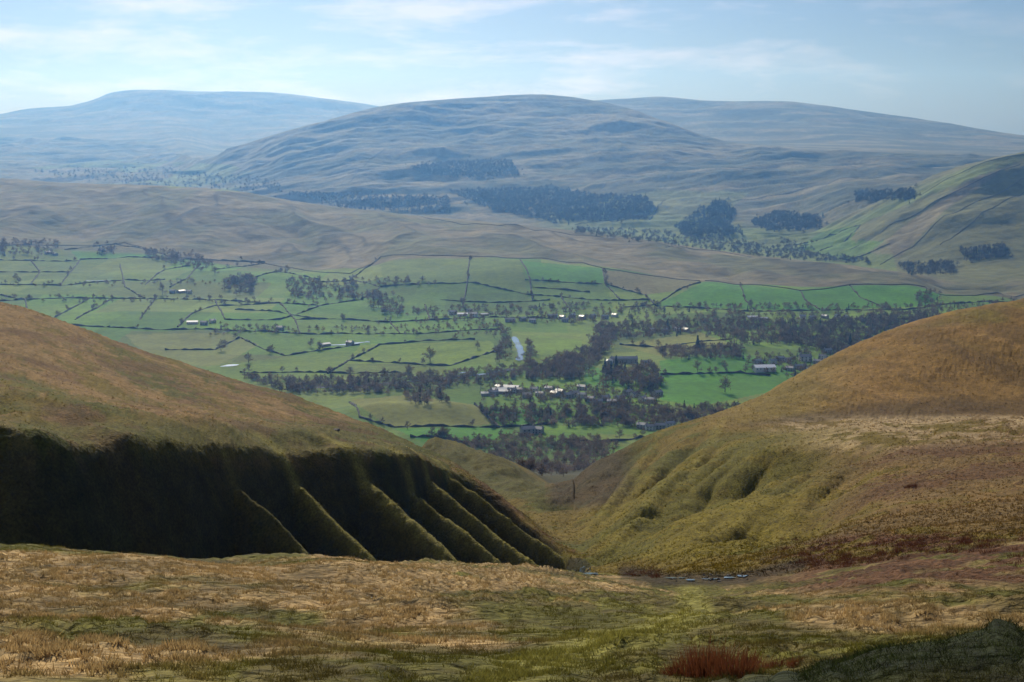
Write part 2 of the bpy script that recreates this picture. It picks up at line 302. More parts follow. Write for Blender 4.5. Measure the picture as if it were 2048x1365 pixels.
def noisy(mt,scales,attr=False,bump=None,col=None,trans=0):
    nt=mt.node_tree;b=nt.nodes["Principled BSDF"];L=nt.links.new
    geo=nt.nodes.new("ShaderNodeNewGeometry")
    if attr:
        at=nt.nodes.new("ShaderNodeVertexColor");at.layer_name="tint";cur=at.outputs[0]
    else:
        rg=nt.nodes.new("ShaderNodeRGB");rg.outputs[0].default_value=tuple(col)+(1,);cur=rg.outputs[0]
    for s,lo,hi in scales:
        nz=nt.nodes.new("ShaderNodeTexNoise");nz.inputs["Scale"].default_value=s;nz.inputs["Detail"].default_value=4;nz.inputs["Roughness"].default_value=.6
        L(geo.outputs["Position"],nz.inputs["Vector"])
        mr=nt.nodes.new("ShaderNodeMapRange");mr.inputs[1].default_value=.3;mr.inputs[2].default_value=.7;mr.inputs[3].default_value=lo;mr.inputs[4].default_value=hi
        L(nz.outputs[0],mr.inputs[0])
        vm=nt.nodes.new("ShaderNodeVectorMath");vm.operation='SCALE';L(cur,vm.inputs[0]);L(mr.outputs[0],vm.inputs[3]);cur=vm.outputs[0]
    L(cur,b.inputs["Base Color"])
    if trans:
        tr=nt.nodes.new("ShaderNodeBsdfTranslucent");L(cur,tr.inputs[0]);ms=nt.nodes.new("ShaderNodeMixShader");ms.inputs[0].default_value=trans
        L(b.outputs[0],ms.inputs[1]);L(tr.outputs[0],ms.inputs[2]);L(ms.outputs[0],nt.nodes["Material Output"].inputs[0])
    if bump:
        nz=nt.nodes.new("ShaderNodeTexNoise");nz.inputs["Scale"].default_value=bump[0];nz.inputs["Detail"].default_value=5;L(geo.outputs["Position"],nz.inputs["Vector"])
        bp=nt.nodes.new("ShaderNodeBump");bp.inputs["Strength"].default_value=bump[1];bp.inputs["Distance"].default_value=bump[2];L(nz.outputs[0],bp.inputs["Height"]);L(bp.outputs[0],b.inputs["Normal"])
    return mt
m_near=noisy(newmat("moor_grass",rough=.95,spec=.1),[(3.5,.5,1.5),(.6,.7,1.3)],True,(3,.9,.35))
m_val=noisy(newmat("pasture",rough=.95,spec=.1),[(.12,.8,1.2),(.02,.8,1.2)],True,(.25,.35,1.5))
m_far=noisy(newmat("upland_moor",rough=.95,spec=.1),[(.03,.7,1.3),(.006,.8,1.2)],True,(.02,.65,14))
def build(name,s0,s1,mat,label=None):
    r0,r1=CUM[s0],(CUM[s1] if s1<len(R)-1 else len(seg)-1)
    X=GX[r0:r1+1];Y=GD[r0:r1+1];Z=GZ[r0:r1+1];n,mc=X.shape
    co=np.stack([X,Y,Z],-1).reshape(-1,3)
    i=np.arange(n*mc).reshape(n,mc)
    q=np.stack([i[:-1,:-1],i[:-1,1:],i[1:,1:],i[1:,:-1]],-1).reshape(-1,4)
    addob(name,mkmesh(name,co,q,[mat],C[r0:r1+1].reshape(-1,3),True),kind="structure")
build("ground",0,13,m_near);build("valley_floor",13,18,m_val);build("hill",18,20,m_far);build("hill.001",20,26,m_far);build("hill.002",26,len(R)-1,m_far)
# ---- trees
rs=np.random.RandomState(11)
def tree_parts(kind,nl,seed,tw=(.16,.03)):
    r=np.random.RandomState(seed);V=[];Fc=[];TV=[];TF=[]
    def tube(p0,p1,r0,r1,k=5):
        b=len(TV);p0=np.array(p0);p1=np.array(p1);dd=p1-p0;dd=dd/np.linalg.norm(dd);u=np.cross(dd,[.3,.9,.2]);u/=np.linalg.norm(u);w=np.cross(dd,u)
        for p,rr in((p0,r0),(p1,r1)):
            for j in range(k):
                a=2*math.pi*j/k;TV.append(p+rr*(math.cos(a)*u+math.sin(a)*w))
        for j in range(k):
            TF.append((b+j,b+(j+1)%k,b+k+(j+1)%k,b+k+j))
    if kind=='bare':
        tube((0,0,-.03),(0.01,0,.3),.024,.017);tube((.01,0,.3),(.0,.01,.62),.017,.009)
        ends=[]
        for i in range(9):
            h0=.2+.4*r.rand();a=i*2.4+r.rand();e=r.uniform(.2,1.1);ln=r.uniform(.22,.38)
            p=np.array([.005,0,h0]);q=p+ln*np.array([math.cos(a)*math.cos(e),math.sin(a)*math.cos(e),math.sin(e)]);tube(p,q,.010,.004,4);ends.append((p,q))
        ends.append((np.array([0,0,.5]),np.array([0,0.01,.85])))
        for i in range(nl):
            p,q=ends[r.randint(len(ends))];t=r.uniform(.35,1.15);c=p+(q-p)*t+r.normal(0,.055,3)
            dd=(c-np.array([0,0,.35]));dd/=np.linalg.norm(dd);dd=dd+r.normal(0,.5,3);dd/=np.linalg.norm(dd)
            s=np.cross(dd,r.normal(0,1,3));s/=np.linalg.norm(s);l=tw[0]*r.uniform(.5,1.2);wd=tw[1]*r.uniform(.6,1.4)
            b=len(V);V+= [c-s*wd,c+s*wd,c+dd*l];Fc.append((b,b+1,b+2))
    else:
        tube((0,0,-.03),(0,0,.9),.02,.004)
        for i in range(nl):
            zz=r.rand()**1.3*.85+.08;rad=(1-zz)*.24*r.uniform(.7,1.15)+.01;a=r.rand()*6.28
            c=np.array([0,0,zz+.05]);q=np.array([math.cos(a)*rad,math.sin(a)*rad,zz-.03-.05*r.rand()]);s=np.array([-math.sin(a),math.cos(a),0])*(.035+rad*.28)
            b=len(V);V+=[c,(c+q)/2+s,q];Fc.append((b,b+1,b+2));V+=[c,(c+q)/2-s];Fc.append((b,b+4,b+2))
    return np.array(V),np.array(Fc),np.array(TV),np.array(TF)
m_bark=noisy(newmat("bark"),[(2,.7,1.3)],col=(.08,.062,.045))
m_twig=noisy(newmat("bare_twigs"),[(.3,.6,1.4)],col=(.125,.095,.062),trans=.4)
m_fir=noisy(newmat("conifer_needles"),[(.3,.6,1.4)],col=(.022,.036,.016),trans=.2)
m_wood=noisy(newmat("woodland_mix"),[(.05,.6,1.5)],True,trans=.4)
KIND=[]
for i in range(5):
    V,Fc,TV,TF=tree_parts('bare',340,i,(.15,.017));KIND.append((mkmesh("crown_mesh",V,Fc,[m_twig]),mkmesh("trunk_mesh",TV,TF,[m_bark],smooth=True)))
for i in range(2):
    V,Fc,TV,TF=tree_parts('fir',150,20+i);KIND.append((mkmesh("crown_mesh",V,Fc,[m_fir]),mkmesh("trunk_mesh",TV,TF,[m_bark],smooth=True)))
LBL=["bare winter tree standing beside a green field","dark evergreen conifer standing beside the village houses"]
NT=0
def tree(px,py,hgt,fir=False,dmin=1000):
    global NT
    q=locate(px,py,dmin)
    if not q or NT>=290: return
    c,t=KIND[5+rs.randint(2) if fir else rs.randint(5)]
    e=addob("conifer_tree" if fir else "bare_tree",None,None,(q[0],q[1],q[2]-.1),label=LBL[1 if fir else 0],category="tree",group="conifers in the valley" if fir else "bare trees in the valley")
    e.rotation_euler=(0,0,rs.rand()*6.28);w=hgt*rs.uniform(.85,1.25);e.scale=(w,w,hgt)
    addob("trunk",t,e);addob("crown",c,e);NT+=1
HEDGE=[[(50,600),(180,597),(310,598),(430,600),(560,607),(640,612)],[(0,570),(120,572),(160,520),(250,515),(400,520),(530,525)],[(290,570),(330,540),(400,530),(370,560),(340,575)],[(-60,520),(160,522)],[(130,500),(230,488),(330,510)],[(355,655),(380,630),(430,612),(560,607)],[(220,655),(350,660),(520,663),(700,668),(850,668),(1000,660)],[(430,700),(480,675),(530,700),(570,712),(650,700),(720,690)],[(655,748),(700,720),(760,690),(850,682),(950,680)],[(700,722),(800,727),(900,732),(1000,700),(1005,680)],[(480,745),(600,745),(700,748),(800,745)],[(590,640),(700,640),(780,645),(880,640),(1000,635),(1100,638)],[(760,517),(700,558),(760,575),(860,568)],[(1040,520),(1060,560),(1065,600)],[(1050,560),(1130,565),(1205,568)],[(1205,537),(1210,568),(1240,600)],[(860,568),(940,565),(1060,590),(1180,600),(1300,600)],[(940,515),(935,560),(925,615)],[(1210,568),(1290,590),(1310,610)],[(1400,566),(1310,610),(1250,615)],[(1480,572),(1490,600),(1510,620)],[(1310,612),(1450,620),(1600,622),(1850,615),(2048,605)],[(1320,750),(1400,748),(1480,745),(1540,752)],[(700,805),(720,835),(790,855),(900,853),(1000,855)],[(950,810),(1000,855),(1110,848)],[(1120,880),(1200,885),(1260,880),(1310,870)],[(820,875),(900,880),(960,890)],[(1240,690),(1330,695),(1460,680)],[(150,640),(220,600)],[(100,640),(180,597)],[(280,640),(310,598)],[(500,560),(560,545),(640,560)],[(430,540),(530,527)],[(-60,655),(100,650),(220,655)],[(640,565),(700,562)],[(-60,605),(50,600)],[(1590,490),(1660,470),(1720,450)],[(1640,502),(1700,472),(1720,450)],[(1590,500),(1690,520),(1780,487)],[(1150,450),(1300,440),(1330,400)],[(880,600),(1000,606),(1100,600)],[(640,612),(720,600),(760,575)],[(450,640),(560,640),(640,612)],[(60,640),(50,600),(0,590)],[(560,607),(590,640),(600,668)],[(430,600),(450,640)],[(330,700),(430,700)],[(240,530),(250,575),(290,598)],[(60,570),(80,545),(60,520)],[(850,610),(860,640)],[(1120,590),(1140,620)],[(780,645),(800,668)],[(1600,582),(1610,600),(1640,620)],[(1700,572),(1720,595),(1760,612)],[(330,560),(250,560),(120,572)],[(-60,545),(60,545),(140,545)],[(470,620),(560,625),(640,640)],[(1060,575),(1180,585)]]
WALL=[[(760,515),(860,512),(940,513),(1040,518),(1130,525),(1205,537),(1300,552),(1400,562)],[(1410,562),(1480,570),(1600,582),(1700,570),(1850,575),(1880,590),(1950,592),(2048,590)],[(2060,350),(1940,410),(1850,470),(1760,530)],[(2060,372),(1960,430),(1880,490)],[(2060,440),(1960,480),(1890,520),(1800,540)],[(2040,330),(1900,390),(1780,450),(1700,500)],[(330,512),(400,520),(530,527),(640,545),(700,548),(760,517)],[(0,492),(130,492),(250,486),(330,510)],[(1560,520),(1430,502),(1330,495)],[(580,403),(700,415),(850,436),(1000,452),(1200,474)],[(1330,440),(1480,400),(1600,380),(1740,350)],[(700,365),(740,320),(800,290)],[(1180,420),(1200,380),(1260,350)]]
m_hedge=noisy(newmat("hedge_twigs"),[(.4,.5,1.6)],col=(.035,.034,.02))
m_wall=noisy(newmat("dry_stone"),[(1.5,.6,1.4)],col=(.07,.065,.055))
def strip(name,pix,wd,ht,mat,dmin,**kw):
    pts=[locate(a,b,dmin) for a,b in pix];pts=[p for p in pts if p]
    if len(pts)<2: return None
    line=[]
    for p,q in zip(pts[:-1],pts[1:]):
        L=math.hypot(q[0]-p[0],q[1]-p[1]);n=max(1,int(L/7))
        for j in range(n): t=j/n;line.append((p[0]+t*(q[0]-p[0]),p[1]+t*(q[1]-p[1])))
    line.append(pts[-1][:2]);line=np.array(line)
    if name=="hedgerow": line+=rs.normal(0,.3,line.shape)
    tg=np.gradient(line,axis=0);tg/=np.linalg.norm(tg,axis=1)[:,None]+1e-9;nr=np.stack([-tg[:,1],tg[:,0]],1)
    V=[];Fc=[]
    for i,(p,n) in enumerate(zip(line,nr)):
        z=ground(p[0],p[1]);hh=ht*(rs.uniform(.1,1.8) if name=="hedgerow" else rs.uniform(.9,1.1));w=wd/2*(rs.uniform(.4,1.5) if name=="hedgerow" else 1)
        for s,zz in((-1,-.6),(-.75,hh),(.75,hh*rs.uniform(.8,1.1)),(1,-.6)): V.append((p[0]+n[0]*w*s,p[1]+n[1]*w*s,z+zz))
        if i:
            b=4*i
            for j in range(3): Fc.append((b-4+j,b-3+j,b+1+j,b+j))
    Fc+=[(0,1,2,3),(len(V)-4,len(V)-3,len(V)-2,len(V)-1)]
    return addob(name,mkmesh(name,V,Fc,[mat]),**kw)
for hl in HEDGE: strip("hedgerow",hl,2.6,1.8,m_hedge,1150,label="dark leafless hedgerow dividing bright green pasture fields",category="hedge",group="field hedgerows in the valley")
for hl in WALL:
    strip("dry_stone_wall",hl,1.1,1.3,m_wall,1150 if hl[0][1] not in(403,440,365,420) else (3300 if hl[0][1]==403 else 3800),label="long grey dry stone wall running across the moor edge",category="wall",group="dry stone walls on the hillsides")
# individual trees
for px,py,hh in[(860,724,23),(442,703,19),(955,698,13),(497,726,16),(540,708,13),(622,695,15),(480,612,12),(325,590,22),(430,550,18),(818,755,18),(770,758,15),(700,752,13),(500,662,14),(640,700,15),(735,665,12),(1395,745,16),(1450,785,22),(1430,720,18),(1300,780,24),(1285,775,18),(1160,762,22),(1120,760,18),(1450,740,14),(1000,660,14),(925,612,16),(37,570,18),(30,560,15),(575,545,17)]: tree(px,py,hh)
for px,py,hh in[(1232,745,24),(1210,745,20),(1395,700,22),(1335,660,18),(1222,750,20),(1250,748,16),(1590,760,14),(1700,690,18),(1640,655,16),(880,798,14)]: tree(px,py,hh,True)
def along(pts,n,jit,hh,fir=.0,dmin=1000):
    for i in range(n):
        t=rs.rand()*(len(pts)-1);k=int(t);f=t-k;x=pts[k][0]*(1-f)+pts[k+1][0]*f;y=pts[k][1]*(1-f)+pts[k+1][1]*f
        tree(x+rs.normal(0,jit*2),y+rs.normal(0,jit),rs.uniform(*hh),rs.rand()<fir,dmin)
along([(960,905),(1060,902),(1140,902),(1200,900)],30,7,(7,11),dmin=900)
along([(760,860),(850,868),(900,880)],8,4,(8,13))
along([(1100,838),(1200,840),(1300,845),(1400,835)],34,7,(9,14),.04)
along([(940,820),(1100,808),(1250,812)],16,5,(8,12),.05)
for hl in HEDGE[:36]: along(hl,5,1,(6,12))
# woods
def wood(name,label,areas,seed,grp=None):
    r=np.random.RandomState(seed);Vs=[];Fs=[];Cs=[];off=0
    VB=[tree_parts('bare',120,40+i,(.18,.026)) for i in range(3)];VF=[tree_parts('fir',46,50+i) for i in range(2)]
    for poly,n,hr,fir,dmin,col in areas:
        xs=[p[0] for p in poly];ys=[p[1] for p in poly];c=0;tries=0
        while c<n and tries<n*6:
            tries+=1;x=r.uniform(min(xs),max(xs));y=r.uniform(min(ys),max(ys));ins=False;j=len(poly)-1
            for i in range(len(poly)):
                xi,yi=poly[i];xj,yj=poly[j]
                if (yi>y)!=(yj>y) and x<(xj-xi)*(y-yi)/(yj-yi)+xi: ins=not ins
                j=i
            if not ins: continue
            if r.rand()<.12: x+=r.normal(0,10);y+=r.normal(0,4)
            q=locate(x,y,dmin)
            if not q: continue
            c+=1
            isf=r.rand()<fir;V,Fc,TV,TF=(VF[r.randint(2)] if isf else VB[r.randint(3)])
            tri=np.concatenate([TF[:,[0,1,2]],TF[:,[0,2,3]]])
            VV=np.concatenate([V,TV]);FF=np.concatenate([Fc,tri+len(V)])
            a=r.rand()*6.28;hh=r.uniform(*hr);w=hh*r.uniform(1.0,1.6);ca,sa=math.cos(a)*w,math.sin(a)*w
            P3=np.stack([VV[:,0]*ca-VV[:,1]*sa+q[0],VV[:,0]*sa+VV[:,1]*ca+q[1],VV[:,2]*hh+q[2]-.3],1)
            cc=np.array((.022,.036,.016) if isf else col)*r.uniform(.6,1.4)
            Vs.append(P3);Fs.append(FF+off);off+=len(VV);Cs.append(np.tile(cc,(len(VV),1)))
    me=mkmesh(name,np.concatenate(Vs),np.concatenate(Fs),[m_wood],np.concatenate(Cs))
    addob(name,me,kind="stuff",label=label,category="woodland")
BR=(.125,.092,.060)
wood("riverside_woodland","bare brown trees crowding along the river bank",[([(470,752),(600,762),(800,752),(960,742),(1050,735),(1060,755),(950,770),(800,785),(700,790),(560,785)],640,(5,10),.02,1100,BR),([(1000,660),(1025,660),(1020,720),(990,730)],40,(7,12),0,1100,BR),([(1055,680),(1075,700),(1070,740),(1050,735)],34,(7,11),0,1100,BR),([(1070,735),(1170,700),(1200,660),(1240,655),(1220,700),(1160,760),(1100,765),(1050,760)],340,(8,12),.03,1100,BR)],1)
wood("village_woodland","bare trees and evergreens around the village houses",[([(1190,650),(1500,640),(1570,645),(1560,690),(1470,690),(1400,670),(1240,680),(1190,690)],620,(6,11),.06,1100,BR),([(1660,645),(1850,625),(1860,680),(1700,730),(1660,705),(1560,690),(1560,650)],900,(8,12),.06,1100,(.09,.07,.05)),([(1310,700),(1480,690),(1500,720),(1330,720)],150,(8,11),.05,1100,BR),([(1190,735),(1310,732),(1330,770),(1290,785),(1200,770)],110,(9,14),.15,1100,BR),([(950,824),(1130,815),(1480,815),(1470,845),(1310,855),(1100,855),(1000,848)],480,(6,10),.05,1100,BR),([(960,772),(1320,778),(1320,815),(960,805)],190,(6,9),.06,1100,BR),([(800,790),(880,785),(900,805),(830,812)],40,(8,12),.1,1100,BR),([(1490,712),(1670,700),(1690,740),(1600,762),(1490,740)],120,(6,9),.12,1100,BR)],2)
wood("ravine_woodland","tangled bare brown trees filling the ravine mouth",[([(880,880),(1000,872),(1180,878),(1240,890),(1200,935),(1080,960),(1000,940)],560,(4,8),.0,640,(.14,.10,.07))],5)
wood("hedgerow_woodland","clumps of bare trees between the green pastures",[([(450,560),(510,555),(510,590),(460,592)],60,(10,15),0,1100,BR),([(560,560),(700,565),(760,600),(640,605),(580,595)],180,(8,12),.03,1100,BR),([(730,585),(810,600),(800,640),(740,620)],60,(9,13),0,1100,BR),([(-60,480),(120,485),(110,512),(-60,515)],140,(8,12),.05,1100,BR),([(280,495),(430,520),(420,545),(300,520)],130,(8,12),.05,1100,BR),([(190,498),(230,498),(230,512),(190,512)],24,(9,13),.5,1100,BR),([(430,655),(700,655),(1000,650),(1000,672),(430,672)],150,(5,9),0,1100,BR),([(800,618),(1240,608),(1240,650),(830,650)],280,(6,10),.03,1100,BR),([(1240,612),(1900,612),(2048,600),(2048,640),(1850,650),(1240,640)],480,(7,10),.05,1100,BR),([(1830,585),(1880,580),(1880,640),(1840,640)],50,(8,12),.1,1100,BR),([(700,560),(860,560),(860,575),(700,575)],30,(8,12),0,1100,BR),([(0,592),(430,596),(640,608),(640,616),(430,608),(0,604)],90,(5,9),0,1100,BR),([(-60,566),(130,568),(400,560),(560,560),(560,568),(130,576),(-60,574)],70,(5,9),0,1100,BR)],3)
BB=(.06,.052,.04)
wood("conifer_plantation","dark conifer plantations on the fell side",[([(900,385),(1010,380),(1120,378),(1180,392),(1290,395),(1312,420),(1290,442),(1100,445),(980,420)],2600,(11,17),.1,4200,(.042,.04,.03)),([(820,335),(900,325),(1020,322),(1040,350),(960,358),(850,352)],1400,(10,14),.1,4200,(.05,.048,.034)),([(1395,425),(1440,400),(1475,425),(1460,455),(1490,470),(1380,475),(1350,460)],520,(13,19),.3,3000,(.03,.03,.022)),([(1500,445),(1550,425),(1640,435),(1640,458),(1540,465)],500,(11,15),.2,3000,(.034,.032,.024)),([(1710,385),(1830,380),(1830,400),(1710,406)],360,(9,13),.2,3000,(.032,.03,.022)),([(1150,455),(1300,462),(1440,475),(1600,505),(1740,520),(1740,530),(1560,520),(1330,490),(1150,468)],700,(8,12),.1,3000,BB),([(1920,500),(2010,492),(2020,515),(1930,525)],170,(8,12),.2,2600,BB),([(1790,530),(1900,525),(1915,550),(1820,552)],190,(8,12),.1,2600,BB),([(660,402),(730,402),(770,418),(680,418)],160,(9,12),.3,3000,BB),([(560,385),(900,395),(900,430),(700,420)],700,(10,14),.2,4600,BB),([(60,345),(300,335),(560,365),(560,385),(300,375)],460,(10,15),.1,4800,BB),([(1560,480),(1640,495),(1620,510),(1540,500)],40,(9,14),.2,3000,BB)],4)
# ---- houses
m_white=noisy(newmat("white_render"),[(.8,.85,1.1)],col=(.66,.65,.61));m_stone=noisy(newmat("grey_stone"),[(1.2,.7,1.3)],col=(.32,.30,.27));m_slate=noisy(newmat("slate",rough=.5,spec=.5),[(1.5,.8,1.2)],col=(.16,.17,.19))
m_glass=newmat("window_glass",(.02,.025,.03),.15,.5);m_door=newmat("painted_door",(.05,.06,.08),.5);m_tin=noisy(newmat("pale_roof_sheet",rough=.5),[(1.5,.9,1.1)],col=(.30,.33,.37));m_tinw=noisy(newmat("white_roof_sheet",rough=.5),[(1.5,.9,1.1)],col=(.66,.69,.74))
def boxv(x0,x1,y0,y1,z0,z1):
    V=[(x,y,z) for z in(z0,z1) for x,y in((x0,y0),(x1,y0),(x1,y1),(x0,y1))]
    return V,[(0,3,2,1),(4,5,6,7),(0,1,5,4),(1,2,6,5),(2,3,7,6),(3,0,4,7)]
def pm(name,V,Fc,mat):
    me=bpy.data.meshes.new(name);me.from_pydata(V,[],Fc);me.materials.append(mat);return me
def wallmesh(l,w,h,g,mat):
    V=[(-l,-w,-1),(l,-w,-1),(l,w,-1),(-l,w,-1),(-l,-w,h),(l,-w,h),(l,w,h),(-l,w,h),(-l,0,h+g),(l,0,h+g)]
    return pm("wall",V,[(0,1,5,4),(1,2,6,9,5),(2,3,7,6),(3,0,4,8,7),(0,3,2,1)],mat)
def roofmesh(l,w,h,g,mat):
    o=.5;t=.25;k=g/w;V=[];Fc=[]
    for s in(-1,1):
        b=len(V)
        for x in(-l-o,l+o):
            V+=[(x,s*(w+o),h-o*k+.03),(x,0,h+g+.03),(x,0,h+g+.03+t),(x,s*(w+o),h-o*k+.03+t)]
        Fc+=[(b,b+1,b+2,b+3),(b+4,b+5,b+6,b+7),(b,b+4,b+7,b+3),(b+3,b+7,b+6,b+2),(b,b+1,b+5,b+4)]
    return pm("roof",V,Fc,mat)
HV={}
for kn,l,w,h,g,mw,mr in(("cottage",5.5,3.8,4.6,1.9,m_white,m_slate),("stone",6,4,4.8,2.0,m_stone,m_slate),("terrace",9,4,4.8,2.0,m_stone,m_slate),("barn",12.5,7,5,2.4,m_white,m_tinw),("hall",20,5.5,7,2.8,m_stone,m_slate),("shed",8,5.5,3.4,1.5,m_stone,m_tin)):
    HV[kn]=(l,w,h,g,wallmesh(l,w,h,g,mw),roofmesh(l,w,h,g,mr))
cm=pm("chimney",*boxv(-.5,.5,-.45,.45,-1.2,1.5),m_stone);wm=pm("window",*boxv(-.55,.55,-.04,.04,-.65,.65),m_glass);dm=pm("door",*boxv(-.5,.5,-.04,.04,0,2.1),m_door)
HL={"cottage":"white rendered cottage with grey slate roof among trees","stone":"grey stone house with slate roof among bare trees","terrace":"long stone terrace with slate roof in the village","barn":"large white barn with pale sheet roof beside green field","hall":"long grey stone hall with slate roof in wooded grounds","shed":"low farm shed with pale sheet roof"}
def house(px,py,kn,rot=None,s=.92):
    q=locate(px,py,1000)
    if not q: return
    l,w,h,g,wl,rf=HV[kn]
    nm={"barn":"barn","shed":"farm_shed","hall":"stone_hall","terrace":"terraced_house"}.get(kn,"house")
    e=addob(nm,None,None,(q[0],q[1],q[2]),label=HL[kn],category={"barn":"barn","shed":"shed"}.get(kn,"house"),group="houses and farm buildings in the valley")
    e.rotation_euler=(0,0,math.radians(rs.uniform(-60,60) if rot is None else rot));e.scale=(s,s,s)
    addob("wall",wl,e);r_=addob("roof",rf,e)
    if kn in("cottage","stone","terrace","hall"):
        for x in(-l+.7,l-.7): addob("chimney",cm,r_,(x,0,h+g+.2))
    if kn not in("shed",):
        n=3 if l<10 else 6
        for i in range(n):
            x=-l+(i+.5)*2*l/n
            for z in((1.5,3.6) if kn!="barn" else (3.2,)):
                if z==1.5 and i==n//2: continue
                addob("window",wm,e,(x,-w-.05,z))
        addob("door",dm,e,(-l+(n//2+.5)*2*l/n,-w-.05,0))
for i in range(15): house(970+i*14+rs.uniform(-5,5),790+rs.uniform(-12,9),rs.choice(["stone","cottage","stone","stone","shed"]))
for i in range(12): house(1150+i*15,801+rs.uniform(-12,9),rs.choice(["stone","stone","stone","cottage"]))
for a in[(1528,742,"barn",8,1.1),(1545,727,"cottage"),(1575,724,"cottage"),(1560,722,"stone"),(1610,722,"cottage",5,1.4),(1635,728,"stone"),(1645,718,"cottage"),(1600,738,"terrace",20),(1625,742,"shed"),(1580,742,"stone"),(1515,728,"stone"),(1660,726,"cottage"),(1690,700,"stone"),(1655,706,"stone"),(1248,726,"hall",4,.9),(1290,730,"stone"),(1218,730,"stone",80,1.1),(905,630,"cottage",10,1.2),(925,632,"barn",5,.7),(948,634,"cottage",-10,1.2),(968,632,"shed"),(938,625,"cottage"),(1020,644,"terrace",4),(1045,642,"stone"),(1065,645,"stone",-8),(1105,636,"terrace",5),(1125,638,"cottage"),(1145,635,"stone"),(1165,638,"stone"),(1185,636,"stone"),(1210,638,"stone"),(1230,634,"cottage"),(1130,644,"stone"),(1305,664,"cottage"),(1330,666,"stone"),(1352,662,"cottage"),(1372,664,"stone"),(1505,638,"barn",0,.7),(1525,640,"shed",0),(1605,637,"cottage"),(1625,639,"stone"),(1650,637,"stone"),(1675,636,"cottage"),(1690,638,"stone"),(1285,857,"stone"),(1300,860,"cottage",10),(1320,858,"stone"),(1340,854,"cottage",12),(1055,868,"stone",20,1.2),(1075,866,"stone",-20,1.),(385,648,"barn",6,.7),(408,650,"stone"),(425,646,"cottage"),(345,586,"stone"),(362,585,"shed"),(378,587,"cottage"),(95,508,"stone"),(110,510,"shed"),(650,692,"shed"),(700,690,"stone"),(560,660,"stone"),(205,503,"stone"),(1000,785,"shed",10,1.2),(1023,780,"shed",-15,1.2)]: house(*a)
# ---- water
m_water=newmat("river_water",(.10,.14,.17),.16,.8)
def water(name,pix,wd,dmin,lift=.35,rag=.3,step=4):
    pts=[locate(a,b,dmin) for a,b in pix];pts=[p for p in pts if p];line=[]
    for p,q in zip(pts[:-1],pts[1:]):
        L=math.hypot(q[0]-p[0],q[1]-p[1]);n=max(2,int(L/(wd*.4)))
        for j in range(n): t=j/n;line.append((p[0]+t*(q[0]-p[0]),p[1]+t*(q[1]-p[1])))
    line.append(pts[-1][:2]);line=np.array(line);tg=np.gradient(line,axis=0);tg/=np.linalg.norm(tg,axis=1)[:,None]+1e-9
    V=[];Fc=[]
    for i,(p,t) in enumerate(zip(line,tg)):
        wl=wd/2*(1+rag*rs.uniform(-1,1))*(1 if 0<i<len(line)-1 else .2);n=(-t[1],t[0])
        zz=[ground(p[0]+n[0]*wl*s,p[1]+n[1]*wl*s) for s in(-1,0,1)];z=max(zz)+lift if lift>.1 else None
        for s,zg in zip((-1,0,1),zz): V.append((p[0]+n[0]*wl*s,p[1]+n[1]*wl*s,z if z is not None else zg+lift))
        if i: b=3*i;Fc+=[(b-3,b-2,b+1,b),(b-2,b-1,b+2,b+1)]
    addob(name,mkmesh(name,V,Fc,[m_water],smooth=True),kind="structure")
water("river",[(1028,674),(1036,690),(1042,706),(1038,722)],9,1100,.25,.35)
water("river.001",[(1030,738),(980,748),(900,756),(800,766),(700,774),(590,778)],10,1100,.25,.3)
water("flood_water",[(440,734),(478,730)],14,1100,.25,.5);water("flood_water.001",[(640,690),(690,690),(740,684)],9,1100,.25,.6);water("flood_water.002",[(170,562),(250,562)],7,1100,.25,.5);water("flood_water.003",[(900,748),(945,745)],8,1100,.25,.4)
for i,(x0,x1,yy,w_) in enumerate([(1336,1366,1157,.6),(1372,1388,1161,.45),(1402,1440,1159,.55),(1450,1464,1156,.45),(1475,1495,1153,.5)]):
    water("stream" if i==0 else "stream.%03d"%i,[(x0,yy),((x0+x1)/2,yy+1.5),(x1,yy)],w_,40,.07,.8)
water("stream.005",[(1185,1150),(1160,1138)],1.0,60,.06,.6)
# ---- rocks
m_rock=noisy(newmat("stream_rock"),[(4,.6,1.5)],col=(.10,.09,.08))
def rockmesh(seed):
    import bmesh
    bm=bmesh.new();bmesh.ops.create_icosphere(bm,subdivisions=2,radius=1);r=np.random.RandomState(seed);ax=r.normal(0,1,(6,3));ax/=np.linalg.norm(ax,axis=1)[:,None]
    for v in bm.verts:
        c=np.array(v.co)
        for a in ax:
            dd=c@a
            if dd>.6: c=c-a*(dd-.6)*.9
        v.co=Vector(c*[1,.8,.6])
    me=bpy.data.meshes.new("rock");bm.to_mesh(me);bm.free();me.materials.append(m_rock);return me
RM=[rockmesh(i) for i in range(4)]
for i in range(36):
    if i<28: px,py=1335+rs.rand()*165,1156+rs.normal(0,5)
    else: px,py=1150+rs.rand()*40,1140+rs.normal(0,5)
    q=locate(px,py,40)
    s=rs.uniform(.06,.16)
    o_=addob("rock",RM[i%4],None,(q[0],q[1],q[2]+.02),label="grey wet rock lying in the shallow moor stream",category="rock",group="rocks along the moor stream");o_.scale=(s,s,s);o_.rotation_euler=(rs.rand(),rs.rand(),rs.rand()*6)
q=locate(672,861,150);o_=addob("boulder",RM[1],None,q,label="dark boulder on the grassy slope",category="rock");o_.scale=(.8,.7,.5)
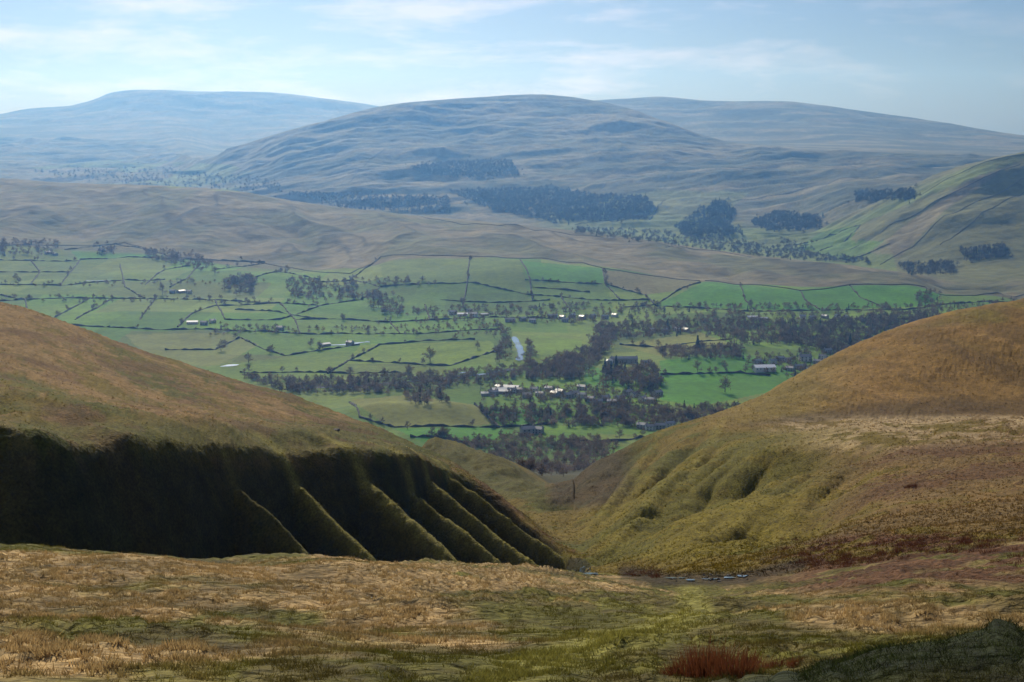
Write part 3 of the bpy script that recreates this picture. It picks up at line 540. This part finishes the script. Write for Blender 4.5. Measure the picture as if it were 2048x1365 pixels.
# ---- grass
m_grass=noisy(newmat("grass_blades",rough=.9,spec=.1),[(2,.8,1.2)],True,trans=.42)
def tufts(name,label,r0,r1,n,nb,hb,wb,seed,pw=1.0,c0=.14,c1=.86,clump=True,cm_=(.8,1.35)):
    r=np.random.RandomState(seed)
    if clump:
        # gather blades on top of the little tussocks
        rr=r0+(r1-r0-1)*r.rand(n*3)**pw;cc=r.uniform(c0,c1,n*3)*(NC-1)
        keep=r.rand(n*3)<(.10+.90*tz[rr.astype(int),cc.astype(int)]);rr=rr[keep][:n];cc=cc[keep][:n];n=len(rr)
    else: rr=r0+(r1-r0-1)*r.rand(n)**pw;cc=r.uniform(c0,c1,n)*(NC-1)
    i=rr.astype(int);j=cc.astype(int);fi=rr-i;fj=cc-j
    def bl(A):
        if A.ndim==3: a,b=fi[:,None],fj[:,None]
        else: a,b=fi,fj
        return (A[i,j]*(1-a)+A[i+1,j]*a)*(1-b)+(A[i,j+1]*(1-a)+A[i+1,j+1]*a)*b
    X,Y,Z,CC=bl(GX),bl(GD),bl(GZ),bl(C)
    sz=r.uniform(.5,1.3,n)*(.55+.9*np.clip(CC[:,0]/.35,0,1))
    X=np.repeat(X,nb);Y=np.repeat(Y,nb);Z=np.repeat(Z,nb);sz=np.repeat(sz,nb);CC=np.repeat(CC,nb,0)*np.repeat(r.uniform(cm_[0],cm_[1],(n,1)),nb,0)*r.uniform(.75,1.25,(n*nb,1))
    N=n*nb;a=r.rand(N)*6.28;lean=r.uniform(.2,1.6,N)*hb;h_=hb*sz*r.uniform(.4,1.1,N);bx=X+r.normal(0,hb*.5,N);by=Y+r.normal(0,hb*.5,N);s=wb*sz;b=r.rand(N)*6.28
    V=np.stack([np.stack([bx-s*np.cos(b),by-s*np.sin(b),Z-.03],1),np.stack([bx+s*np.cos(b),by+s*np.sin(b),Z-.03],1),np.stack([bx+lean*np.cos(a),by+lean*np.sin(a),Z+h_],1)],1).reshape(-1,3)
    me=mkmesh(name,V,np.arange(3*N).reshape(-1,3),[m_grass],np.clip(np.repeat(CC,3,0),0,.8));addob(name,me,kind="stuff",label=label,category="grass")
tufts("meadow_grass","tussocky straw and green moor grass",26,CUM[3],56000,8,.062,.009,1,.85)
tufts("mossy_turf","dark green mossy turf on the low mound",22,CUM[1]+6,12000,8,.07,.007,5,1,.7,.86,False,(.6,2.4))  # blades pick up the mound colour with its painted shade
tufts("moor_tussocks","tufts of dry grass over the ravine slopes",CUM[3]+30,CUM[7],40000,4,.17,.055,2,1,.14,.86,False,(.7,1.3))
tufts("moor_tussocks.001","tufts of dry grass over the hill slopes",CUM[7],CUM[10],20000,4,.22,.08,3,1,.14,.86,False,(.7,1.3))
# rushes
m_rush=noisy(newmat("rust_rushes"),[(3,.6,1.5)],col=(.13,.042,.016),trans=.35)
m_rush2=noisy(newmat("dark_rushes"),[(3,.6,1.5)],col=(.095,.032,.015),trans=.3)
def rushmesh(seed,mat,n=220):
    r=np.random.RandomState(seed);V=[];Fc=[]
    for i in range(n):
        a=r.rand()*6.28;rad=r.rand()**.6*.5;x,y=rad*math.cos(a),rad*math.sin(a);l=r.uniform(.35,1.0)*(1.1-rad*1.2);ln=r.uniform(.0,.5);b=r.rand()*6.28;w=.012;k=len(V)
        ex,ey=x+math.cos(a)*ln*l+r.normal(0,.12),y+math.sin(a)*ln*l+r.normal(0,.12)
        V+=[(x-w*math.cos(b),y-w*math.sin(b),-.08),(x+w*math.cos(b),y+w*math.sin(b),-.08),(ex,ey,l)];Fc.append((k,k+1,k+2))
    return mkmesh("rush",V,Fc,[mat])
RU=[rushmesh(i,m_rush,380) for i in range(3)];RU2=[rushmesh(i+5,m_rush2,130) for i in range(3)]
def rush(px,py,s,hs,dmin=8,far=False):
    q=locate(px,py,dmin)
    if not q: return
    o_=addob("rush_clump",(RU2 if far else RU)[rs.randint(3)],None,(q[0],q[1],q[2]-.03),label="clump of rust red rushes growing in wet grass",category="rushes",group="rush clumps on the moor");o_.scale=(s,s,hs);o_.rotation_euler=(0,0,rs.rand()*6)
for px,py,s,hs in[(1368,1352,.42,.42),(1415,1350,.5,.6),(1468,1352,.46,.5),(1395,1336,.4,.46),(1445,1334,.42,.46),(1345,1350,.28,.26),(1515,1345,.34,.34),(1500,1328,.32,.32),(1560,1335,.3,.22),(1595,1328,.24,.16)]: rush(px,py,s,hs)
for i in range(90):
    t=rs.rand();rush(1560+t*500,1095+25*math.sin(t*7)+rs.normal(0,11)+t*20,rs.uniform(.6,1.0),rs.uniform(.32,.5),30,True)
for i in range(14): rush(1250+rs.rand()*90,1150+rs.normal(0,4),rs.uniform(.6,1.),rs.uniform(.3,.5),40,True)
for i in range(6): rush(1810+rs.rand()*25,975+rs.normal(0,2),1.1,.5,100,True)
# ---- air
V,Fc=boxv(-15000,15000,-4000,16000,-950,650)
vm=bpy.data.materials.new("hazy_air");vm.use_nodes=True;nt=vm.node_tree;nt.nodes.clear()
o=nt.nodes.new("ShaderNodeOutputMaterial");vs=nt.nodes.new("ShaderNodeVolumeScatter")
vs.inputs["Color"].default_value=(.18,.45,1,1);vs.inputs["Density"].default_value=6.8e-5;vs.inputs["Anisotropy"].default_value=.6
nt.links.new(vs.outputs[0],o.inputs["Volume"])
addob("sky",pm("sky",V,Fc,vm),kind="structure")
# ---- light
EL=math.radians(29);AZ=math.radians(-12)
dirs=Vector((math.sin(AZ)*math.cos(EL),math.cos(AZ)*math.cos(EL),math.sin(EL)))
l=bpy.data.lights.new("sun","SUN");l.energy=4.5;l.angle=math.radians(.5);l.color=(1,.94,.82)
lo=bpy.data.objects.new("sun",l);sc.collection.objects.link(lo);lo.rotation_euler=dirs.to_track_quat('Z','Y').to_euler()
w=bpy.data.worlds.new("World");sc.world=w;w.use_nodes=True;nt=w.node_tree;L=nt.links.new
st=nt.nodes.new("ShaderNodeTexSky");st.sky_type='NISHITA';st.sun_disc=False;st.sun_elevation=EL;st.sun_rotation=AZ
bg=nt.nodes["Background"];bg.inputs[1].default_value=.05
tc=nt.nodes.new("ShaderNodeTexCoord");mp=nt.nodes.new("ShaderNodeMapping");mp.inputs["Scale"].default_value=(1,1,5);mp.inputs["Location"].default_value=(.35,0,.16);L(tc.outputs["Generated"],mp.inputs[0])
nz=nt.nodes.new("ShaderNodeTexNoise");nz.inputs["Scale"].default_value=9;nz.inputs["Detail"].default_value=10;nz.inputs["Roughness"].default_value=.62;nz.inputs["Distortion"].default_value=.15;L(mp.outputs[0],nz.inputs["Vector"])
cr=nt.nodes.new("ShaderNodeMapRange");cr.inputs[1].default_value=.47;cr.inputs[2].default_value=.66;cr.inputs[3].default_value=.05;cr.inputs[4].default_value=.8;L(nz.outputs[0],cr.inputs[0])
sx=nt.nodes.new("ShaderNodeSeparateXYZ");L(tc.outputs["Generated"],sx.inputs[0])
mr=nt.nodes.new("ShaderNodeMapRange");mr.inputs[1].default_value=.05;mr.inputs[2].default_value=.32;mr.inputs[3].default_value=1;mr.inputs[4].default_value=.2;L(sx.outputs[0],mr.inputs[0])
ml=nt.nodes.new("ShaderNodeMath");ml.operation='MULTIPLY';L(cr.outputs[0],ml.inputs[0]);L(mr.outputs[0],ml.inputs[1])
tint=nt.nodes.new("ShaderNodeMix");tint.data_type='RGBA';tint.blend_type='MULTIPLY';tint.inputs[0].default_value=1;L(st.outputs[0],tint.inputs[6]);tint.inputs[7].default_value=(.44,.64,1.08,1)
mx_=nt.nodes.new("ShaderNodeMix");mx_.data_type='RGBA';L(ml.outputs[0],mx_.inputs[0]);L(tint.outputs[2],mx_.inputs[6]);mx_.inputs[7].default_value=(16,15.4,17.2,1)
L(mx_.outputs[2],bg.inputs[0])
cam=bpy.data.cameras.new("camera");co=bpy.data.objects.new("camera",cam);sc.collection.objects.link(co);sc.camera=co
cam.sensor_width=36;cam.lens=36*F/2048;cam.clip_end=100000;cam.clip_start=.1
co.rotation_euler=(math.pi/2-P,0,0)
sc.view_settings.view_transform='Standard'
print("TREES",NT)
